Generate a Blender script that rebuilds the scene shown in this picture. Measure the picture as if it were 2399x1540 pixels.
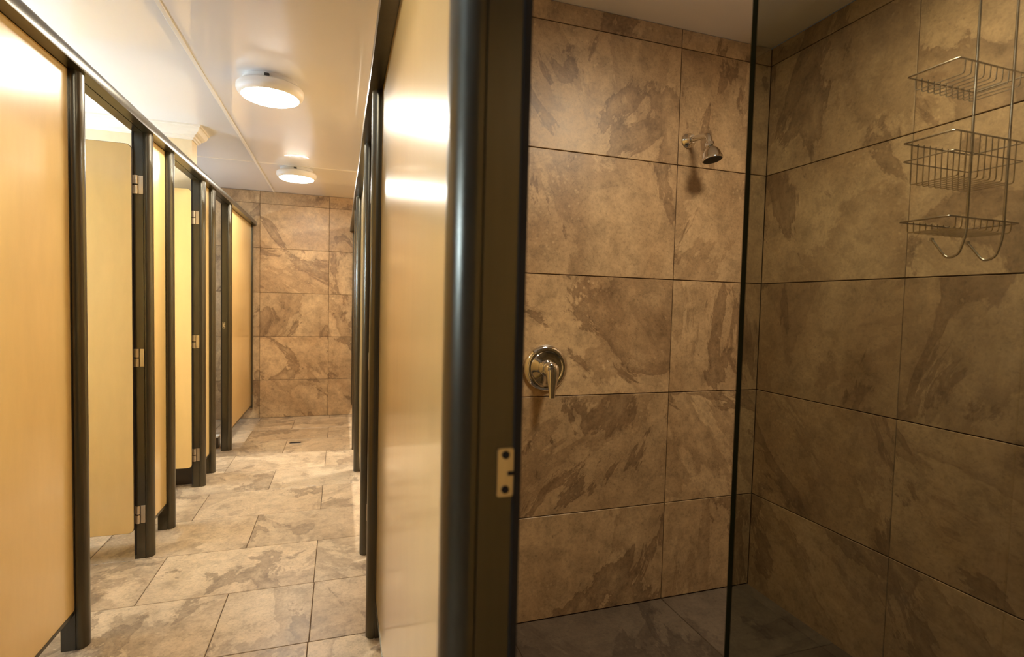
import bpy, bmesh, math, random
from mathutils import Vector, Matrix
random.seed(7)
for o in list(bpy.data.objects): bpy.data.objects.remove(o, do_unlink=True)
SC = bpy.context.scene
COL = SC.collection

# ------------------------------------------------------------------ camera
F_PX, YAW, PITCH, ROLL, CAM_H = 1223.96, 0.3177, 0.0449, 0.0249, 1.2261
cd = bpy.data.cameras.new('camera'); cam = bpy.data.objects.new('camera', cd); COL.objects.link(cam)
cd.sensor_fit = 'HORIZONTAL'; cd.sensor_width = 36.0; cd.lens = 36.0 * F_PX / 2399.0
cd.clip_start = 0.01
fwd = Vector((math.sin(YAW) * math.cos(PITCH), math.cos(YAW) * math.cos(PITCH), -math.sin(PITCH)))
rgt = Vector((math.cos(YAW), -math.sin(YAW), 0))
up = rgt.cross(fwd)
r3 = rgt * math.cos(ROLL) + up * math.sin(ROLL); u3 = up * math.cos(ROLL) - rgt * math.sin(ROLL)
M = Matrix((r3, u3, -fwd)).transposed().to_4x4(); M.translation = Vector((0, 0, CAM_H))
cam.matrix_world = M
cd.dof.use_dof = True; cd.dof.focus_distance = 2.0; cd.dof.aperture_fstop = 4.0
SC.camera = cam

# ------------------------------------------------------------------ world, exposure
w = bpy.data.worlds.new('world'); SC.world = w; w.use_nodes = True
w.node_tree.nodes['Background'].inputs[0].default_value = (0.9, 0.8, 0.65, 1)
w.node_tree.nodes['Background'].inputs[1].default_value = 0.02
vs = SC.view_settings
vs.view_transform = 'Standard'; vs.look = 'None'; vs.gamma = 1.0; vs.use_curve_mapping = False
vs.exposure = 1.2
L_CORR, L_RIGHT, L_SHOWER, L_NEAR, L_DAYLIGHT = 62.0, 170.0, 50.0, 20.0, 84.0     # radiance of the lamp lenses, the last for the added daylight tubes

# ------------------------------------------------------------------ key measures (metres)
XL_TIP, XR_TIP = -0.825, 0.098          # noses of the posts, left and right rows
H_RAIL, H_CEIL = 1.964, 2.315
Y_END, Y_SH, X_R, X_L, Y_BACK = 5.863, 1.778, 1.689, -2.10, -1.60
ROW, TW = 0.45, 0.662                   # wall tile height and width
SH_FLOOR = 0.045

# ------------------------------------------------------------------ materials
def nodes(m):
    m.use_nodes = True; nt = m.node_tree; return nt, nt.nodes, nt.links
def pbsdf(name, col, rough=0.5, metal=0.0, spec=0.5, coat=0.0, coat_r=0.1):
    m = bpy.data.materials.new(name); nt, n, l = nodes(m); b = n['Principled BSDF']
    b.inputs['Base Color'].default_value = (*col, 1); b.inputs['Roughness'].default_value = rough
    b.inputs['Metallic'].default_value = metal; b.inputs['Specular IOR Level'].default_value = spec
    b.inputs['Coat Weight'].default_value = coat; b.inputs['Coat Roughness'].default_value = coat_r
    return m
def nd(n, t, **kw):
    x = n.new(t)
    for k, v in kw.items():
        if k in x.inputs: x.inputs[k].default_value = v
        else: setattr(x, k, v)
    return x
def ramp(n, stops):
    r = n.new('ShaderNodeValToRGB'); e = r.color_ramp.elements
    while len(e) < len(stops): e.new(0.5)
    for k, (p, c) in enumerate(stops): e[k].position = p; e[k].color = (*c, 1) if len(c) == 3 else c
    return r
def grained(name, col, rough, amount=0.05, scale=(60, 60, 8), metal=0.0, coat=0.0, coat_r=0.1, bump=0.0, rough_var=0.0):
    m = pbsdf(name, col, rough, metal, coat=coat, coat_r=coat_r); nt, n, l = nodes(m); b = n['Principled BSDF']
    tc = n.new('ShaderNodeTexCoord'); mp = n.new('ShaderNodeMapping'); mp.inputs['Scale'].default_value = scale
    l.new(tc.outputs['Object'], mp.inputs[0])
    ns = nd(n, 'ShaderNodeTexNoise', Scale=1.0, Detail=5.0, Roughness=0.6); l.new(mp.outputs[0], ns.inputs['Vector'])
    lo = tuple(c * (1 - amount) for c in col); hi = tuple(min(1, c * (1 + amount)) for c in col)
    r = ramp(n, [(0.3, lo), (0.7, hi)]); l.new(ns.outputs[0], r.inputs[0]); l.new(r.outputs[0], b.inputs['Base Color'])
    if bump:
        bp = nd(n, 'ShaderNodeBump', Strength=bump, Distance=0.002); l.new(ns.outputs[0], bp.inputs['Height']); l.new(bp.outputs[0], b.inputs['Normal'])
    if rough_var:
        mr = nd(n, 'ShaderNodeMapRange'); mr.inputs[3].default_value = rough - rough_var; mr.inputs[4].default_value = rough + rough_var
        l.new(ns.outputs[0], mr.inputs[0]); l.new(mr.outputs[0], b.inputs['Roughness'])
    return m
def stone(name, dark, mid, light, rough, tint=1.0):
    """stone-look porcelain: clouded ground, slaty layers with one ragged sharp edge, pale flecks, fine grit"""
    m = bpy.data.materials.new(name); nt, n, l = nodes(m); b = n['Principled BSDF']
    tc = n.new('ShaderNodeTexCoord'); oi = n.new('ShaderNodeObjectInfo')
    mul = nd(n, 'ShaderNodeVectorMath', operation='SCALE'); mul.inputs[0].default_value = (41.3, 67.7, 53.1); l.new(oi.outputs['Random'], mul.inputs['Scale'])
    add = nd(n, 'ShaderNodeVectorMath', operation='ADD'); l.new(tc.outputs['Object'], add.inputs[0]); l.new(mul.outputs[0], add.inputs[1])
    # drifting direction of the veins differs from tile to tile
    rot = nd(n, 'ShaderNodeVectorRotate', rotation_type='AXIS_ANGLE'); rot.inputs['Axis'].default_value = (0.15, 1, 0.25)
    ang = nd(n, 'ShaderNodeMapRange'); ang.inputs[3].default_value = -0.9; ang.inputs[4].default_value = 1.3; l.new(oi.outputs['Random'], ang.inputs[0])
    l.new(add.outputs[0], rot.inputs['Vector']); l.new(ang.outputs[0], rot.inputs['Angle'])
    st = nd(n, 'ShaderNodeMapping'); st.inputs['Scale'].default_value = (1.0, 0.55, 0.55); l.new(rot.outputs[0], st.inputs[0])
    def noise(vec, **kw):
        x = nd(n, 'ShaderNodeTexNoise', **kw); l.new(vec.outputs[0], x.inputs['Vector']); return x
    def mix(fac, a, bcol, blend='MIX', f=None):
        x = nd(n, 'ShaderNodeMix', data_type='RGBA', blend_type=blend)
        if fac is not None: l.new(fac, x.inputs['Factor'])
        else: x.inputs['Factor'].default_value = f
        l.new(a, x.inputs[6])
        if isinstance(bcol, tuple): x.inputs[7].default_value = (*bcol, 1)
        else: l.new(bcol, x.inputs[7])
        return x.outputs[2]
    cloud = noise(st, Scale=2.4, Detail=8.0, Roughness=0.6, Distortion=0.4)
    base = ramp(n, [(0.36, mid), (0.50, tuple((p + q) / 2 for p, q in zip(mid, light))), (0.62, light)]); l.new(cloud.outputs[0], base.inputs[0])
    col = base.outputs[0]
    # slaty layers: sharp ragged edge on one side, fading out on the other
    shift = nd(n, 'ShaderNodeVectorMath', operation='ADD'); shift.inputs[1].default_value = (17.0, 5.0, 9.0); l.new(st.outputs[0], shift.inputs[0])
    brown = tuple(0.55 * p + 0.45 * q for p, q in zip(dark, mid))
    for src, sc, e0, e1, e2, amt, cc in ((st, 2.1, 0.520, 0.535, 0.62, 0.58, brown), (shift, 3.6, 0.558, 0.573, 0.68, 0.70, dark)):
        v = noise(src, Scale=sc, Detail=13.0, Roughness=0.63, Distortion=0.55)
        r = ramp(n, [(e0, (0,) * 3), (e1, (amt,) * 3), (e2, (amt * 0.15,) * 3)]); l.new(v.outputs[0], r.inputs[0])
        col = mix(r.outputs[0], col, cc)
    # mid mottling
    mot = noise(add, Scale=13.0, Detail=11.0, Roughness=0.76, Distortion=0.3)
    mr = ramp(n, [(0.36, (0.66,) * 3), (0.5, (1.0,) * 3), (0.64, (1.22,) * 3)]); l.new(mot.outputs[0], mr.inputs[0])
    col = mix(None, col, mr.outputs[0], 'MULTIPLY', 0.85)
    # pale flecks in drifts
    vo = nd(n, 'ShaderNodeTexVoronoi', Scale=46.0, Randomness=1.0); l.new(add.outputs[0], vo.inputs['Vector'])
    fr = ramp(n, [(0.14, (1,) * 3), (0.30, (0,) * 3)]); l.new(vo.outputs['Distance'], fr.inputs[0])
    dr_ = noise(rot, Scale=3.6, Detail=4.0); fg = ramp(n, [(0.52, (0,) * 3), (0.64, (0.6,) * 3)]); l.new(dr_.outputs[0], fg.inputs[0])
    fm = nd(n, 'ShaderNodeMath', operation='MULTIPLY'); l.new(fr.outputs[0], fm.inputs[0]); l.new(fg.outputs[0], fm.inputs[1])
    col = mix(fm.outputs[0], col, tuple(min(1, c * 1.12) for c in light))
    # grit and pores
    gr = noise(add, Scale=85.0, Detail=5.0, Roughness=0.8)
    po = ramp(n, [(0.32, (0.55,) * 3), (0.45, (0.95,) * 3), (0.62, (1.12,) * 3)]); l.new(gr.outputs[0], po.inputs[0])
    col = mix(None, col, po.outputs[0], 'MULTIPLY', 0.75)
    # firing batch: tiles differ a little in tone
    tr = nd(n, 'ShaderNodeMapRange'); tr.inputs[3].default_value = 0.90 * tint; tr.inputs[4].default_value = 1.10 * tint; l.new(oi.outputs['Random'], tr.inputs[0])
    m5 = nd(n, 'ShaderNodeVectorMath', operation='SCALE'); l.new(col, m5.inputs[0]); l.new(tr.outputs[0], m5.inputs['Scale'])
    l.new(m5.outputs[0], b.inputs['Base Color'])
    rr = nd(n, 'ShaderNodeMapRange'); rr.inputs[3].default_value = rough - 0.06; rr.inputs[4].default_value = rough + 0.12; l.new(mot.outputs[0], rr.inputs[0]); l.new(rr.outputs[0], b.inputs['Roughness'])
    bp = nd(n, 'ShaderNodeBump', Strength=0.15, Distance=0.002); l.new(mot.outputs[0], bp.inputs['Height']); l.new(bp.outputs[0], b.inputs['Normal'])
    return m
def emit(name, col, s):
    m = bpy.data.materials.new(name); nt, n, l = nodes(m); b = n['Principled BSDF']
    b.inputs['Base Color'].default_value = (0.9, 0.9, 0.88, 1); b.inputs['Roughness'].default_value = 0.4
    b.inputs['Emission Color'].default_value = (*col, 1); b.inputs['Emission Strength'].default_value = s
    return m
def glass(name, tint, rough=0.0):
    m = bpy.data.materials.new(name); nt, n, l = nodes(m)
    for x in list(n): n.remove(x)
    o = n.new('ShaderNodeOutputMaterial'); t = n.new('ShaderNodeBsdfTransparent'); t.inputs[0].default_value = (*tint, 1)
    g = n.new('ShaderNodeBsdfGlossy'); g.inputs['Roughness'].default_value = rough; g.inputs[0].default_value = (1, 1, 1, 1)
    f = n.new('ShaderNodeFresnel'); f.inputs[0].default_value = 1.5; mx = n.new('ShaderNodeMixShader')
    ge = n.new('ShaderNodeNewGeometry'); io = nd(n, 'ShaderNodeMapRange'); io.inputs[3].default_value = 1.5; io.inputs[4].default_value = 1 / 1.5    # thin pane: same reflectance from both sides
    l.new(ge.outputs['Backfacing'], io.inputs[0]); l.new(io.outputs[0], f.inputs[0]); l.new(f.outputs[0], mx.inputs[0]); l.new(t.outputs[0], mx.inputs[1]); l.new(g.outputs[0], mx.inputs[2]); l.new(mx.outputs[0], o.inputs[0])
    return m
WARM = (1.0, 0.93, 0.80); NEUT = (1.0, 0.97, 0.92); COOL = (0.68, 0.92, 1.28); SHOW = (1.0, 0.85, 0.64)
MT = dict(
    stone_wall=stone('stone_wall_tile', (0.140, 0.078, 0.036), (0.33, 0.208, 0.102), (0.465, 0.322, 0.172), 0.40),
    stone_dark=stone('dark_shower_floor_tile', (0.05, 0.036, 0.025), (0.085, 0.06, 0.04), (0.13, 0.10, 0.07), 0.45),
    stone_floor=stone('stone_floor_tile', (0.165, 0.112, 0.066), (0.365, 0.26, 0.152), (0.51, 0.39, 0.245), 0.34),
    grout=grained('grout', (0.09, 0.055, 0.028), 0.9, 0.2, (80, 80, 80)),
    yellow=grained('yellow_laminate', (0.82, 0.57, 0.22), 0.30, 0.035, (18, 18, 5), coat=0.9, coat_r=0.13),
    bronze=grained('dark_bronze_aluminium', (0.105, 0.096, 0.072), 0.28, 0.08, (40, 40, 3), metal=0.9),
    rubber=pbsdf('black_rubber', (0.008, 0.006, 0.004), 0.7),
    chrome=grained('chrome', (0.80, 0.78, 0.74), 0.07, 0.02, (30, 30, 30), metal=1.0),
    steel=grained('brushed_steel', (0.62, 0.55, 0.44), 0.28, 0.08, (200, 200, 20), metal=1.0),
    wire=grained('stainless_wire', (0.55, 0.50, 0.42), 0.22, 0.08, (90, 90, 90), metal=1.0),
    ceil=grained('white_pvc_ceiling', (0.80, 0.79, 0.78), 0.28, 0.012, (3, 3, 3), coat=0.9, coat_r=0.03),
    strip=pbsdf('white_strip', (0.80, 0.76, 0.68), 0.35),
    cream=grained('cream_paint', (0.78, 0.66, 0.44), 0.55, 0.03, (25, 25, 25), bump=0.05),
    plaster=grained('white_cornice_paint', (0.82, 0.78, 0.68), 0.5, 0.02, (30, 30, 30)),
    skirting=grained('dark_skirting', (0.035, 0.022, 0.012), 0.4, 0.2, (20, 20, 20)),
    lampbody=pbsdf('white_lamp_housing', (0.82, 0.79, 0.72), 0.35),
    clip=pbsdf('black_clip', (0.02, 0.018, 0.015), 0.5),
    glass=glass('tinted_glass', (0.70, 0.71, 0.655)),
    glass_edge=pbsdf('glass_edge_green', (0.002, 0.007, 0.004), 0.5, 0.0, 0.1),
    hole=pbsdf('dark_hole', (0.006, 0.004, 0.003), 0.8),
    lens_corr=emit('lens_corridor', WARM, L_CORR),  lens_near=emit('lens_near', WARM, L_NEAR), lens_daylight=emit('lens_daylight', COOL, L_DAYLIGHT), lens_right=emit('lens_right', NEUT, L_RIGHT), lens_shower=emit('lens_shower', SHOW, L_SHOWER),
)

# ------------------------------------------------------------------ mesh helpers
def link(name, me, mat=None, parent=None, loc=(0, 0, 0), rot=(0, 0, 0)):
    o = bpy.data.objects.new(name, me); COL.objects.link(o)
    if mat is not None and me is not None and not me.materials: me.materials.append(MT[mat])
    o.location = loc; o.rotation_euler = rot
    if parent is not None: o.parent = parent
    return o
def tag(o, label=None, cat=None, group=None, kind=None):
    if label: o['label'] = label
    if cat: o['category'] = cat
    if group: o['group'] = group
    if kind: o['kind'] = kind
    return o
def mesh_from(bm, name, smooth=None):
    bmesh.ops.recalc_face_normals(bm, faces=bm.faces)
    me = bpy.data.meshes.new(name); bm.to_mesh(me); bm.free()
    if smooth is not None:
        for p in me.polygons: p.use_smooth = True
        me.set_sharp_from_angle(angle=math.radians(smooth))
    return me
def add_box(bm, lo, hi, bev=0.0, seg=1):
    lo = Vector(lo); hi = Vector(hi)
    r = bmesh.ops.create_cube(bm, size=1.0); vs_ = r['verts']
    for v in vs_: v.co = Vector((lo[i] + (v.co[i] + 0.5) * (hi[i] - lo[i]) for i in range(3)))
    if bev:
        es = list({e for v in vs_ for e in v.link_edges})
        bmesh.ops.bevel(bm, geom=es, offset=bev, segments=seg, profile=0.5, affect='EDGES')
def box(name, lo, hi, mat, parent=None, bev=0.0, seg=1):
    bm = bmesh.new(); c = (Vector(lo) + Vector(hi)) / 2 if parent is not None else Vector()
    add_box(bm, Vector(lo) - c, Vector(hi) - c, bev, seg)
    return link(name, mesh_from(bm, name, 40 if bev else None), mat, parent, c)
def add_prism(bm, prof, a, b, frame):
    """prof: 2-D outline; frame(u, v, t) -> point; extruded from t=a to t=b"""
    A = [bm.verts.new(frame(u, v, a)) for u, v in prof]; B = [bm.verts.new(frame(u, v, b)) for u, v in prof]
    bm.faces.new(A); bm.faces.new(B[::-1]); k = len(prof)
    for i in range(k): bm.faces.new((A[i], B[i], B[(i + 1) % k], A[(i + 1) % k]))
def add_lathe(bm, prof, segs=32, mat=Matrix()):
    """prof: (radius, z) pairs from first to last; closed where radius is 0"""
    rings = []
    for r, z in prof:
        if r < 1e-6: rings.append([bm.verts.new(mat @ Vector((0, 0, z)))])
        else: rings.append([bm.verts.new(mat @ Vector((r * math.cos(2 * math.pi * i / segs), r * math.sin(2 * math.pi * i / segs), z))) for i in range(segs)])
    for a, b in zip(rings, rings[1:]):
        for i in range(segs):
            j = (i + 1) % segs
            if len(a) == 1 and len(b) == 1: continue
            if len(a) == 1: bm.faces.new((a[0], b[i], b[j]))
            elif len(b) == 1: bm.faces.new((a[i], b[0], a[j]))
            else: bm.faces.new((a[i], b[i], b[j], a[j]))
def add_tube(bm, pts, r, segs=8, radii=None):
    pts = [Vector(p) for p in pts]; rings = []; prev = None
    for i, p in enumerate(pts):
        t = (pts[min(i + 1, len(pts) - 1)] - pts[max(i - 1, 0)]).normalized()
        if prev is None:
            ref = Vector((0, 0, 1)) if abs(t.z) < 0.9 else Vector((1, 0, 0)); nn = t.cross(ref).normalized()
        else: nn = (prev - t * prev.dot(t)).normalized()
        prev = nn; bb = t.cross(nn); rr = radii[i] if radii else r
        rings.append([bm.verts.new(p + (nn * math.cos(2 * math.pi * k / segs) + bb * math.sin(2 * math.pi * k / segs)) * rr) for k in range(segs)])
    for a, b in zip(rings, rings[1:]):
        for k in range(segs): bm.faces.new((a[k], b[k], b[(k + 1) % segs], a[(k + 1) % segs]))
    bm.faces.new(rings[0][::-1]); bm.faces.new(rings[-1])
def bend(pts, rad, n=6):
    """round the corners of a polyline"""
    pts = [Vector(p) for p in pts]; out = [pts[0]]
    for a, b, c in zip(pts, pts[1:], pts[2:]):
        u = (a - b).normalized(); v = (c - b).normalized(); r = min(rad, (a - b).length * 0.49, (c - b).length * 0.49)
        p0, p1 = b + u * r, b + v * r
        for i in range(n + 1):
            t = i / n; out.append(p0 * (1 - t) ** 2 + b * 2 * t * (1 - t) + p1 * t * t)
    out.append(pts[-1]); return out
def rrect(x0, x1, y0, y1, r, n=5):
    out = []
    for cx, cy, a0 in ((x1 - r, y1 - r, 0), (x0 + r, y1 - r, 90), (x0 + r, y0 + r, 180), (x1 - r, y0 + r, 270)):
        for i in range(n + 1):
            a = math.radians(a0 + 90 * i / n); out.append((cx + r * math.cos(a), cy + r * math.sin(a)))
    return out
def struct(o): o['kind'] = 'structure'; return o
def clip_edges(lo, hi, joints):
    js = [lo] + [j for j in sorted(joints) if lo + 0.01 < j < hi - 0.01] + [hi]
    return list(zip(js, js[1:]))
TILE_MESH = {}
def tile_mesh(w_, h_, t_, mat, flat):
    k = (round(w_, 3), round(h_, 3), mat, flat)
    if k not in TILE_MESH:
        bm = bmesh.new(); g = 0.0015
        if flat: add_box(bm, (-w_ / 2 + g, -h_ / 2 + g, -t_), (w_ / 2 - g, h_ / 2 - g, 0), 0.0014)
        else: add_box(bm, (-w_ / 2 + g, 0, -h_ / 2 + g), (w_ / 2 - g, t_, h_ / 2 - g), 0.0014)
        me = mesh_from(bm, 'tile'); me.materials.append(MT[mat]); TILE_MESH[k] = me
    return TILE_MESH[k]
def tile_wall(parent, facing, plane, u_edges, z_edges, name='wall_tile'):
    """facing: '-Y', '+Y', '-X', '+X'; front of the tiles lies on the plane"""
    rz = {'-Y': 0, '+Y': math.pi, '-X': -math.pi / 2, '+X': math.pi / 2}[facing]
    for (u0, u1) in u_edges:
        for (z0, z1) in z_edges:
            uc, zc = (u0 + u1) / 2, (z0 + z1) / 2
            loc = (uc, plane, zc) if 'Y' in facing else (plane, uc, zc)
            link(name, tile_mesh(u1 - u0, z1 - z0, 0.008, 'stone_wall', False), None, parent, loc, (0, 0, rz))

# ================================================================== the setting
floor = struct(box('floor', (X_L, Y_BACK, -0.10), (X_R + 0.008, Y_END + 0.008, -0.003), 'grout'))
row_y = [2.37 + 0.42 * k for k in range(-10, 9)]
for k, (y0, y1) in enumerate(clip_edges(Y_BACK, Y_END, row_y)):
    idx = round((y0 - 2.37) / 0.42) if y0 > Y_BACK else -10
    js = [(-0.10 if idx % 2 == 0 else -0.43) + 0.664 * j for j in range(-4, 5)]
    if idx == -1: js.append(-0.097)
    sh_row = -0.6 < (y0 + y1) / 2 < Y_SH + 0.1
    for x0, x1 in clip_edges(X_L, X_R, js + [0.16] if sh_row else js):
        if x0 > 0.15 and y0 > 0.64 and y1 < Y_SH + 0.15: continue
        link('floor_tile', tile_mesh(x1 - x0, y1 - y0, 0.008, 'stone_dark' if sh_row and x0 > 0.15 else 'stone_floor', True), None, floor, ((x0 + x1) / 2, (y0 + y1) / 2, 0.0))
floor_sh = struct(box('floor_shower', (0.185, 0.64, 0.0005), (X_R + 0.008, Y_SH + 0.008, SH_FLOOR - 0.003), 'grout'))
for y0, y1 in clip_edges(0.64, Y_SH, [1.36, 0.94]):
    for x0, x1 in clip_edges(0.185, X_R, [0.591, 1.253]):
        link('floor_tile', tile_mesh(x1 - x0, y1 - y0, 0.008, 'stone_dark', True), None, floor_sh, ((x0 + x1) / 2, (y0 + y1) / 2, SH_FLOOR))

# ceiling of glossy PVC sheets with narrow cover strips
ceiling = struct(box('ceiling', (X_L, Y_BACK, H_CEIL + 0.006), (X_R + 0.008, Y_END + 0.008, H_CEIL + 0.10), 'strip'))
cx_j, cy_j = [-1.86, -0.652, 0.556], [-0.25, 2.20 - 0.0, 4.65]
for x0, x1 in clip_edges(X_L, X_R, cx_j):
    for y0, y1 in clip_edges(Y_BACK, Y_END, [-0.35, 4.65]):
        box('ceiling_panel', (x0 + 0.001, y0 + 0.001, H_CEIL), (x1 - 0.001, y1 - 0.001, H_CEIL + 0.006), 'ceil', ceiling)
for x in cx_j: box('cover_strip', (x - 0.010, Y_BACK, H_CEIL - 0.005), (x + 0.010, Y_END, H_CEIL + 0.001), 'strip', ceiling, 0.002)
for x0, x1 in clip_edges(X_L, X_R, cx_j):
    for y in (-0.35, 4.65): box('cover_strip', (x0 + 0.010, y - 0.007, H_CEIL - 0.003), (x1 - 0.010, y + 0.007, H_CEIL + 0.001), 'strip', ceiling, 0.001)

# tiled end wall of the corridor
ez = [-0.0585 + ROW * k for k in range(1, 6)]
wall_end = struct(box('wall_end', (X_L, Y_END + 0.006, 0), (X_R + 0.12, Y_END + 0.12, H_CEIL), 'grout'))
tile_wall(wall_end, '-Y', Y_END, clip_edges(X_L, X_R, [-0.7825 + 0.662 * k for k in range(-3, 5)]), clip_edges(0.0, H_CEIL, ez))
# shower: wall with the fittings, and the long wall on the right
sz = [-0.008 + ROW * k for k in range(1, 6)]
wall_shower = struct(box('wall_shower', (0.185, Y_SH + 0.006, 0), (X_R, Y_SH + 0.112, H_CEIL), 'grout'))
tile_wall(wall_shower, '-Y', Y_SH, clip_edges(0.185, X_R, [1.253 - TW, 1.253]), clip_edges(SH_FLOOR, H_CEIL, sz))
tile_wall(wall_shower, '+Y', Y_SH + 0.118, clip_edges(0.185, X_R, [1.253 - TW, 1.253]), clip_edges(0, H_CEIL, sz))
wall_right = struct(box('wall_right', (X_R + 0.006, Y_BACK, 0), (X_R + 0.12, Y_END, H_CEIL), 'grout'))
tile_wall(wall_right, '-X', X_R, clip_edges(Y_BACK, Y_SH, [1.186 - TW * k for k in range(5)]), clip_edges(0.0, H_CEIL, sz))
tile_wall(wall_right, '-X', X_R, clip_edges(Y_SH + 0.118, Y_END, [2.5 + TW * k for k in range(6)]), clip_edges(0.0, H_CEIL, sz))
wall_left = struct(box('wall_left', (X_L - 0.12, Y_BACK, 0), (X_L, Y_END, H_CEIL), 'cream'))
wall_back = struct(box('wall_back', (X_L, Y_BACK - 0.12, 0), (X_R, Y_BACK - 0.006, H_CEIL), 'grout'))
tile_wall(wall_back, '+Y', Y_BACK, clip_edges(X_L, X_R, [-0.7825 + 0.662 * k for k in range(-3, 5)]), clip_edges(0.0, H_CEIL, ez))
# dry-area end of the near shower cubicle
wall_near = struct(box('wall_near', (0.20, -0.66, 0), (X_R, -0.56, H_CEIL), 'grout'))
tile_wall(wall_near, '+Y', -0.552, clip_edges(0.20, X_R, [1.253 - TW, 1.253]), clip_edges(0.0, H_CEIL, sz))
# painted stub wall between the second and third left-hand cubicle, with cornice
WY0, WY1, WX = 3.87, 4.00, -0.915
wall_div = struct(box('wall_stub', (X_L, WY0, 0), (WX, WY1, H_CEIL), 'cream'))
prof = [(0.0, 0.0), (0.062, 0.0), (0.062, 0.010), (0.055, 0.013), (0.052, 0.026), (0.043, 0.042), (0.030, 0.055), (0.020, 0.060), (0.018, 0.070), (0.010, 0.074), (0.008, 0.084), (0.0, 0.084)]
bm = bmesh.new(); rings = []
for u, v in prof:
    z = H_CEIL - v
    rings.append([bm.verts.new(q) for q in ((X_L, WY0 - u, z), (WX + u, WY0 - u, z), (WX + u, WY1 + u, z), (X_L, WY1 + u, z))])
for a, b in zip(rings, rings[1:]):
    for i in range(3): bm.faces.new((a[i], b[i], b[i + 1], a[i + 1]))
struct(link('trim_1', mesh_from(bm, 'cornice'), 'plaster'))
struct(box('baseboard_stub', (X_L, WY0 - 0.012, 0.0005), (WX + 0.006, WY0 - 0.0003, 0.11), 'skirting', None, 0.002))
struct(box('trim_2', (X_L, 4.73, 0.0005), (-0.935, 4.80, 0.088), 'skirting', None, 0.002))
kerb = bpy.data.objects['trim_2']
box('kerb_edge', (X_L, 4.722, 0.088), (-0.935, 4.806, 0.1), 'strip', kerb, 0.002)

# ================================================================== cubicle partitions
POST_D, NOSE, HW = 0.074, 0.024, 0.030
def post_profile():
    pts = []
    for i in range(17):
        a = math.pi * i / 16; pts.append((NOSE - NOSE * math.sin(a), -HW * math.cos(a)))
    pts += [(0.026, HW), (0.026, HW - 0.004), (0.031, HW - 0.004), (0.031, HW), (POST_D - 0.002, HW), (POST_D, HW - 0.002), (POST_D, -HW + 0.002), (POST_D - 0.002, -HW),
            (0.031, -HW), (0.031, -HW + 0.004), (0.026, -HW + 0.004), (0.026, -HW)]
    return pts
def row(label, tip, d, posts, spans, y0, group):
    """posts: centre Y; spans: list of ('panel', ya, yb); d: +1 cubicles lie towards +X"""
    root = link('cubicle_row', None, None, None, (tip + d * 0.05, posts[1], 0)); tag(root, label, 'cubicles', group)
    base = Vector(root.location)
    def child(name, me, mat, par=None):
        o = link(name, me, mat, None); o.parent = par or root
        if par is None: o.location = -base
        return o
    P = []
    for yc in posts:
        bm = bmesh.new(); add_prism(bm, post_profile(), 0.0, H_RAIL, lambda u, v, t: Vector((tip + d * u, yc + v, t)))
        P.append(child('post', mesh_from(bm, 'post', 35), 'bronze'))
    # head rail: rounded front, slotted underside
    rp = [(-0.013, H_RAIL + 0.006), (-0.011, H_RAIL), (0.030, H_RAIL), (0.030, H_RAIL + 0.004), (0.034, H_RAIL + 0.004), (0.034, H_RAIL), (POST_D, H_RAIL),
          (POST_D, H_RAIL + 0.046), (0.040, H_RAIL + 0.054), (0.010, H_RAIL + 0.053), (-0.002, H_RAIL + 0.048), (-0.010, H_RAIL + 0.038), (-0.013, H_RAIL + 0.026)]
    bm = bmesh.new(); add_prism(bm, rp, y0, Y_END - 0.002, lambda u, v, t: Vector((tip + d * u, t, v)))
    child('head_rail', mesh_from(bm, 'head_rail', 30), 'bronze')
    for ya, yb in spans:
        bm = bmesh.new(); xa, xb = sorted((tip + d * 0.034, tip + d * 0.052)); add_box(bm, (xa, ya, 0.14), (xb, yb, H_RAIL))
        child('panel', mesh_from(bm, 'panel'), 'yellow')
        bm = bmesh.new(); xa, xb = sorted((tip + d * 0.032, tip + d * 0.054)); add_box(bm, (xa, ya, 0.128), (xb, yb, 0.1398))
        child('panel_edging', mesh_from(bm, 'panel_edging'), 'bronze')
    # channel on the end wall
    bm = bmesh.new(); xa, xb = sorted((tip + d * 0.018, tip + d * 0.075)); add_box(bm, (xa, Y_END - 0.035, 0.115), (xb, Y_END - 0.002, H_RAIL), 0.003)
    child('wall_channel', mesh_from(bm, 'wall_channel', 30), 'bronze')
    return root, P, child
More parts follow.
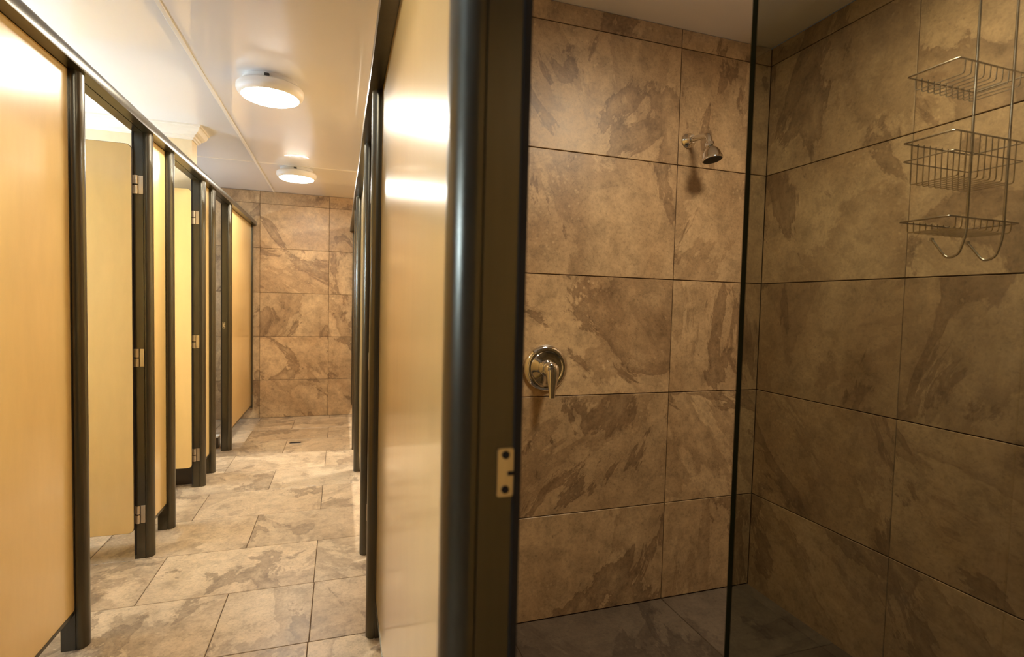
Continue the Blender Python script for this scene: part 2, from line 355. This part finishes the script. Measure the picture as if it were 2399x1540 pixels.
def door(child, root, tip, d, y_face, side, width, hinge_y, label=None):
    """door swung in 90 degrees; side=-1: door lies on the near (-Y) side of its post. y_face: Y of the near face"""
    x_h = tip + d * 0.069
    bm = bmesh.new(); prof = rrect(0, width, 0.135, 1.90, 0.022)
    add_prism(bm, prof, 0.0, 0.013, lambda u, v, t: Vector((x_h + d * u, y_face + t, v)))
    me = mesh_from(bm, 'door', 30); o = child('door', me, 'yellow')
    if label: o['label'] = label
    # dark lipping round the edge
    bm = bmesh.new(); pr2 = rrect(-0.0015, width + 0.0015, 0.1335, 1.9015, 0.0235)
    add_prism(bm, pr2, 0.002, 0.011, lambda u, v, t: Vector((x_h + d * u, y_face + t, v)))
    child('edge_lipping', mesh_from(bm, 'edge_lipping', 30), 'skirting', o)
    for zc in (0.212, 0.942, 1.727):
        bm = bmesh.new(); h = 0.041; yh = hinge_y
        xa, xb = sorted((tip + d * 0.030, tip + d * 0.048)); add_box(bm, (xa, min(yh, yh + side * 0.004), zc - h), (xb, max(yh, yh + side * 0.004), zc + h), 0.0008)
        for za, zb in ((zc - h, zc - 0.003), (zc + 0.003, zc + h)):
            add_lathe(bm, [(0, za), (0.0075, za), (0.0075, zb), (0, zb)], 14, Matrix.Translation((tip + d * 0.057, yh + side * 0.006, 0)))
            xa, xb = sorted((tip + d * 0.057, tip + d * 0.074)); ym = sorted((yh + side * 0.006, yh + side * 0.0085)); add_box(bm, (xa, ym[0], za), (xb, ym[1], zb), 0.0006)
        h_ = child('hinge', mesh_from(bm, 'hinge', 35), 'steel', o)
    return o
DOOR_W = 0.60
# left-hand row
lp = [0.73, 2.150, 2.830, 3.150, 3.815, 4.090, 4.670]
L, LP, lchild = row('dark bronze and yellow cubicle row in front of the cream painted stub wall', XL_TIP, -1, lp,
                    [(0.76, 2.12), (2.86, 3.12), (3.845, 4.06), (4.70, Y_END - 0.035)], -0.60, None)
door(lchild, L, XL_TIP, -1, 2.775, -1, DOOR_W, 2.80, 'yellow laminate door swung in, lower gap showing bare floor tiles')
door(lchild, L, XL_TIP, -1, 3.760, -1, DOOR_W, 3.785, 'yellow laminate door swung in against the stub wall')
door(lchild, L, XL_TIP, -1, 4.128, 1, 0.50, 4.12, 'yellow laminate door folded back behind its post')
for yd, ya, yb in ((3.0, -0.92, X_L), (1.95, -0.92, X_L)):
    bm = bmesh.new(); add_box(bm, (yb, yd - 0.01, 0.14), (ya + 0.008, yd + 0.01, 1.90)); lchild('divider_panel', mesh_from(bm, 'divider_panel'), 'yellow')
# right-hand row
rp_ = [-0.26, 0.515, 1.935, 2.590, 3.890, 4.470]
Rr, RP, rchild = row('dark bronze and yellow cubicle row whose end post frames the shower with the glass screen', XR_TIP, 1, rp_,
                     [(0.545, 1.905), (2.62, 3.86), (4.50, Y_END - 0.035)], -0.60, None)
door(rchild, Rr, XR_TIP, 1, 2.535, -1, DOOR_W, 2.56)
door(rchild, Rr, XR_TIP, 1, 3.928, 1, 0.50, 3.92)
for yd in (3.80,):
    bm = bmesh.new(); add_box(bm, (XR_TIP + 0.075, yd - 0.01, 0.14), (X_R, yd + 0.01, 1.90)); rchild('divider_panel', mesh_from(bm, 'divider_panel'), 'yellow')
# strike plate and buffers on the jambs
def plate(child, post, y, x0, x1, z0, z1):
    bm = bmesh.new(); add_prism(bm, rrect(min(x0, x1), max(x0, x1), z0, z1, 0.0022, 3), y - 0.002, y + 0.0005, lambda u, v, t: Vector((u, t, v)))
    hx = (x0 + x1) / 2; hh = (z1 - z0)
    pl = child('strike_plate', mesh_from(bm, 'strike_plate', 30), 'steel', post)
    for zc in (z1 - hh * 0.13, z0 + hh * 0.15):
        bm = bmesh.new(); add_lathe(bm, [(0, 0), (0.0040, 0), (0.0040, 0.0012), (0, 0.0012)], 16, Matrix.Translation((hx, y - 0.0020, zc)) @ Matrix.Rotation(math.pi / 2, 4, 'X'))
        child('screw', mesh_from(bm, 'screw', 40), 'hole', post)
    bm = bmesh.new(); add_box(bm, (x1 - 0.006, y - 0.0032, z0 + hh * 0.44), (x1 + 0.001, y - 0.002, z0 + hh * 0.52)); child('latch_notch', mesh_from(bm, 'latch_notch'), 'hole', post)
plate(rchild, RP[1], 0.485, 0.1475, 0.1640, 1.037, 1.085)
plate(lchild, LP[6], 4.640, -0.886, -0.868, 0.985, 1.035)
for ch, pp, tip, d, y in ((rchild, RP[1], XR_TIP, 1, 0.485), (lchild, LP[2], XL_TIP, -1, 2.80), (lchild, LP[4], XL_TIP, -1, 3.785), (lchild, LP[6], XL_TIP, -1, 4.64), (rchild, RP[3], XR_TIP, 1, 2.56)):
    bm = bmesh.new(); xa, xb = sorted((tip + d * 0.066, tip + d * 0.0735)); add_box(bm, (xa, y - 0.003, 0.02), (xb, y + 0.001, H_RAIL - 0.002)); ch('buffer_strip', mesh_from(bm, 'buffer_strip'), 'rubber', pp)
# near shower door, swung in and out of the way
door(rchild, Rr, XR_TIP, 1, -0.222, 1, DOOR_W, -0.23)

# ================================================================== lights
def lamp(label, x, y, lens, group):
    root = link('ceiling_light', None, None, None, (x, y, H_CEIL)); tag(root, label, 'ceiling light', group)
    bm = bmesh.new()
    add_lathe(bm, [(0.0, -0.0003), (0.128, -0.0003), (0.130, -0.022), (0.148, -0.026), (0.156, -0.034), (0.157, -0.052), (0.152, -0.064), (0.138, -0.078), (0.134, -0.079), (0.132, -0.074), (0.0, -0.072)], 64)
    link('housing', mesh_from(bm, 'housing', 40), 'lampbody', root)
    bm = bmesh.new()
    add_lathe(bm, [(0.0, -0.0725), (0.1318, -0.0745), (0.133, -0.079), (0.118, -0.0855), (0.08, -0.090), (0.0, -0.092)], 64)
    link('lens', mesh_from(bm, 'lens', 60), lens, root)
    bm = bmesh.new(); add_box(bm, (-0.011, -0.152, -0.027), (0.011, -0.128, -0.014), 0.002)
    c = link('clip', mesh_from(bm, 'clip'), 'clip', root)
    return root
G = 'round ceiling lights'
lamp('round white glowing ceiling light over the corridor, closest to the tiled end wall', -0.36, 4.78, 'lens_corr', G)
lamp('round white glowing ceiling light over the corridor, second from the tiled end wall', -0.345, 2.93, 'lens_corr', G)
lamp('round white glowing ceiling light over the corridor, third from the tiled end wall', -0.345, 1.05, 'lens_near', G)
lamp('round white ceiling light over the cubicle behind the shower wall', 1.30, 3.10, 'lens_right', G)
lamp('round white ceiling light over the end cubicle across the floor drain', 1.20, 4.35, 'lens_right', G)
lamp('round white ceiling light over the shower with the glass screen', 1.12, 0.86, 'lens_shower', G)

def daylight_tube(label, y0, y1, z):  # unseen tubes, added to stand in for cool daylight from the left
    root = link('daylight_stand_in', None, None, None, (X_L, (y0 + y1) / 2, z)); tag(root, label, 'daylight stand-in', 'tubes added on the left wall in place of daylight')
    h = (y1 - y0) / 2
    bm = bmesh.new(); add_box(bm, (0.0003, -h, -0.03), (0.03, h, 0.03), 0.004, 2); link('base', mesh_from(bm, 'base', 30), 'lampbody', root)
    bm = bmesh.new(); add_tube(bm, [(0.05, -h + 0.03, 0), (0.05, h - 0.03, 0)], 0.016, 20); link('tube', mesh_from(bm, 'tube', 40), 'lens_daylight', root)
    for s_ in (-1, 1):
        bm = bmesh.new(); add_box(bm, (0.03, s_ * (h - 0.014) - 0.014, -0.02), (0.07, s_ * (h - 0.014) + 0.014, 0.02), 0.003, 2); link('holder', mesh_from(bm, 'holder', 30), 'lampbody', root)
daylight_tube('added tube standing in for daylight in the cubicle before the first post of the left row', -0.25, 0.45, 1.56)  # added for the cool highlight on the nose of the near post
daylight_tube('added tube standing in for daylight in the first cubicle behind the swung-in yellow door', 1.98, 2.50, 1.50)
daylight_tube('added tube standing in for daylight in the cubicle beside the cream stub wall', 3.10, 3.80, 1.52)
daylight_tube('added tube standing in for daylight in the last cubicle beside the tiled end wall', 4.55, 5.15, 1.52)

# ================================================================== shower fittings
def ty(loc, rx=math.pi / 2): return Matrix.Translation(loc) @ Matrix.Rotation(rx, 4, 'X')     # local +z -> world -Y
# mixer
mx0 = Vector((0.718, Y_SH, 0.999))
mix = tag(link('shower_mixer', None, None, None, mx0), 'round chrome shower mixer with a single downward lever on the stone tiles', 'shower mixer')
m0 = Matrix.Rotation(math.pi / 2, 4, 'X')
bm = bmesh.new(); add_lathe(bm, [(0, 0), (0.083, 0), (0.0855, 0.004), (0.084, 0.010), (0.075, 0.0165), (0.065, 0.0175), (0.061, 0.0160), (0.058, 0.0145), (0.030, 0.0165), (0, 0.0170)], 56, m0)
link('face_plate', mesh_from(bm, 'face_plate', 50), 'chrome', mix)
bm = bmesh.new(); add_lathe(bm, [(0, 0.0165), (0.030, 0.0165), (0.031, 0.022), (0.027, 0.026), (0.026, 0.040), (0.028, 0.046), (0.026, 0.060), (0.018, 0.067), (0, 0.069)], 40, m0)
hub = link('hub', mesh_from(bm, 'hub', 50), 'chrome', mix)
bm = bmesh.new(); secs = [(-0.016, 0.019, 0.046, 0.064), (-0.008, 0.0225, 0.046, 0.069), (0.010, 0.0235, 0.048, 0.072), (0.030, 0.021, 0.053, 0.074), (0.055, 0.0165, 0.060, 0.075), (0.078, 0.0130, 0.066, 0.077), (0.100, 0.0110, 0.070, 0.078)]
rg = []
for s, hw, d0, d1 in secs:
    ring = []
    for i in range(14):
        a = 2 * math.pi * i / 14; c, sn = math.cos(a), math.sin(a)
        ex = math.copysign(abs(c) ** 0.65, c) * hw; ey = (d0 + d1) / 2 + math.copysign(abs(sn) ** 0.65, sn) * (d1 - d0) / 2
        ring.append(bm.verts.new((ex - 0.06 * s + 0.004, -ey, -s)))
    rg.append(ring)
for a, b in zip(rg, rg[1:]):
    for i in range(14): bm.faces.new((a[i], b[i], b[(i + 1) % 14], a[(i + 1) % 14]))
bm.faces.new(rg[0]); bm.faces.new(rg[-1][::-1])
link('lever', mesh_from(bm, 'lever', 50), 'chrome', mix)
# shower head
sh0 = Vector((1.297, Y_SH, 1.891))
sh = tag(link('overhead_shower', None, None, None, sh0), 'small chrome bell shower head on a short wall arm', 'shower')
bm = bmesh.new(); add_lathe(bm, [(0, 0), (0.029, 0), (0.0305, 0.003), (0.029, 0.007), (0.022, 0.011), (0.0165, 0.020), (0.0155, 0.028), (0, 0.028)], 40, m0)
link('wall_flange', mesh_from(bm, 'wall_flange', 40), 'chrome', sh)
arm = bend([(0, -0.01, 0), (0.0, -0.121, -0.012), (0.002, -0.128, -0.052)], 0.022, 8)
bm = bmesh.new(); add_tube(bm, arm, 0.0108, 18); link('arm', mesh_from(bm, 'arm', 50), 'chrome', sh)
tilt = Matrix.Translation((0.002, -0.1275, -0.046)) @ Matrix.Rotation(math.radians(-11), 4, 'X') @ Matrix.Rotation(math.radians(-6), 4, 'Y')
bm = bmesh.new(); add_lathe(bm, [(0, 0.004), (0.015, 0.004), (0.0165, 0.0), (0.0165, -0.010), (0.0145, -0.014), (0, -0.014)], 12, tilt); link('swivel_nut', mesh_from(bm, 'swivel_nut', 20), 'chrome', sh)
bm = bmesh.new(); add_lathe(bm, [(0, -0.0142), (0.014, -0.0142), (0.019, -0.018), (0.027, -0.027), (0.033, -0.040), (0.0355, -0.052), (0.0375, -0.056), (0.0375, -0.063), (0.034, -0.064), (0.033, -0.062), (0, -0.062)], 44, tilt)
bell = link('bell', mesh_from(bm, 'bell', 45), 'chrome', sh)
bm = bmesh.new(); add_lathe(bm, [(0, -0.0622), (0.0338, -0.0622), (0.0335, -0.0655), (0.0, -0.068)], 44, tilt); link('spray_face', mesh_from(bm, 'spray_face', 45), 'rubber', sh)

# glass screen
GY, GX0, GZ1, GT = 0.705, 0.632, 2.00, 0.010
gs = tag(link('glass_screen', None, None, None, ((GX0 + X_R) / 2, GY, SH_FLOOR)), 'frameless tinted glass shower screen with a dark green edge', 'shower screen')
gb = Vector(gs.location)
bm = bmesh.new(); add_box(bm, Vector((GX0 + 0.0012, GY - GT / 2, SH_FLOOR + 0.001)) - gb, Vector((X_R - 0.0005, GY + GT / 2, GZ1)) - gb)
link('pane', mesh_from(bm, 'pane'), 'glass', gs)
bm = bmesh.new(); add_box(bm, Vector((GX0 - 0.0005, GY - GT / 2 - 0.0003, SH_FLOOR + 0.001)) - gb, Vector((GX0 + 0.001, GY + GT / 2 + 0.0003, GZ1)) - gb)
link('polished_edge', mesh_from(bm, 'polished_edge'), 'glass_edge', gs)

# wire caddy hooked over the screen
CY0 = 0.742; RX0, RX1 = 1.226, 1.342; BX0, BX1 = 1.175, 1.393; BD = 0.102
ca = tag(link('shower_caddy', None, None, None, ((RX0 + RX1) / 2, CY0, 1.36)), 'three-tier stainless wire caddy with hooks, hanging on the glass screen', 'shower caddy')
cb = Vector(ca.location)
for rx in (RX0, RX1):
    pts = bend([(rx, GY - 0.03, GZ1 - 0.05), (rx, GY - 0.012, GZ1 + 0.006), (rx, CY0 - 0.01, GZ1 + 0.006), (rx, CY0, GZ1 - 0.06), (rx, CY0, 1.395), (rx, CY0 + 0.012, 1.354), (rx, CY0 + 0.034, 1.348), (rx, CY0 + 0.066, 1.392)], 0.02, 6)
    bm = bmesh.new(); add_tube(bm, [p - cb for p in pts], 0.0026, 10); o = link('hook_rod', mesh_from(bm, 'hook_rod', 60), 'wire', ca)
    bm = bmesh.new(); add_lathe(bm, [(0, -0.004), (0.0036, -0.003), (0.0042, 0), (0.0036, 0.003), (0, 0.004)], 12, Matrix.Translation(pts[-1] - cb)); link('tip', mesh_from(bm, 'tip', 60), 'wire', o)
def basket(zr, depth, mid):
    bm = bmesh.new(); y0, y1 = CY0, CY0 + BD
    add_tube(bm, [Vector(q) - cb for q in bend([(RX0, y0, zr), (BX0, y0, zr), (BX0, y1, zr), (BX1, y1, zr), (BX1, y0, zr), (RX0 - 0.001, y0, zr)], 0.006, 4)], 0.0020, 8)
    if mid: add_tube(bm, [Vector(q) - cb for q in bend([(RX0, y0, zr - mid), (BX0, y0, zr - mid), (BX0, y1, zr - mid), (BX1, y1, zr - mid), (BX1, y0, zr - mid), (RX0 - 0.001, y0, zr - mid)], 0.006, 4)], 0.0014, 8)
    b = link('basket', mesh_from(bm, 'basket', 60), 'wire', ca)
    n = 10; sp = (BX1 - BX0 - 0.044) / (n - 1)
    me = None
    for i in range(n):
        x = BX0 + 0.022 + i * sp
        if me is None:
            bm = bmesh.new(); add_tube(bm, bend([(0, y1 - 0.002 - CY0, 0.004), (0, y1 - 0.003 - CY0, -depth), (0, 0.004, -depth), (0, 0.003, 0.0)], 0.006, 4), 0.0013, 6); me = mesh_from(bm, 'wire', 60)
        link('wire', me, 'wire', b, Vector((x, CY0, zr)) - cb)
basket(1.745, 0.026, 0); basket(1.602, 0.088, 0.040); basket(1.430, 0.022, 0)

# floor drain
dr = tag(link('floor_drain', None, None, None, (-0.357, 4.778, 0.0)), 'small steel floor drain cover set into the floor tiles', 'drain')
bm = bmesh.new(); add_box(bm, (-0.052, -0.028, 0.0002), (0.052, 0.028, 0.0016), 0.0006); link('cover', mesh_from(bm, 'cover'), 'steel', dr)
bm = bmesh.new(); add_box(bm, (-0.044, -0.020, 0.0016), (0.044, 0.020, 0.0022)); link('grate', mesh_from(bm, 'grate'), 'hole', dr)
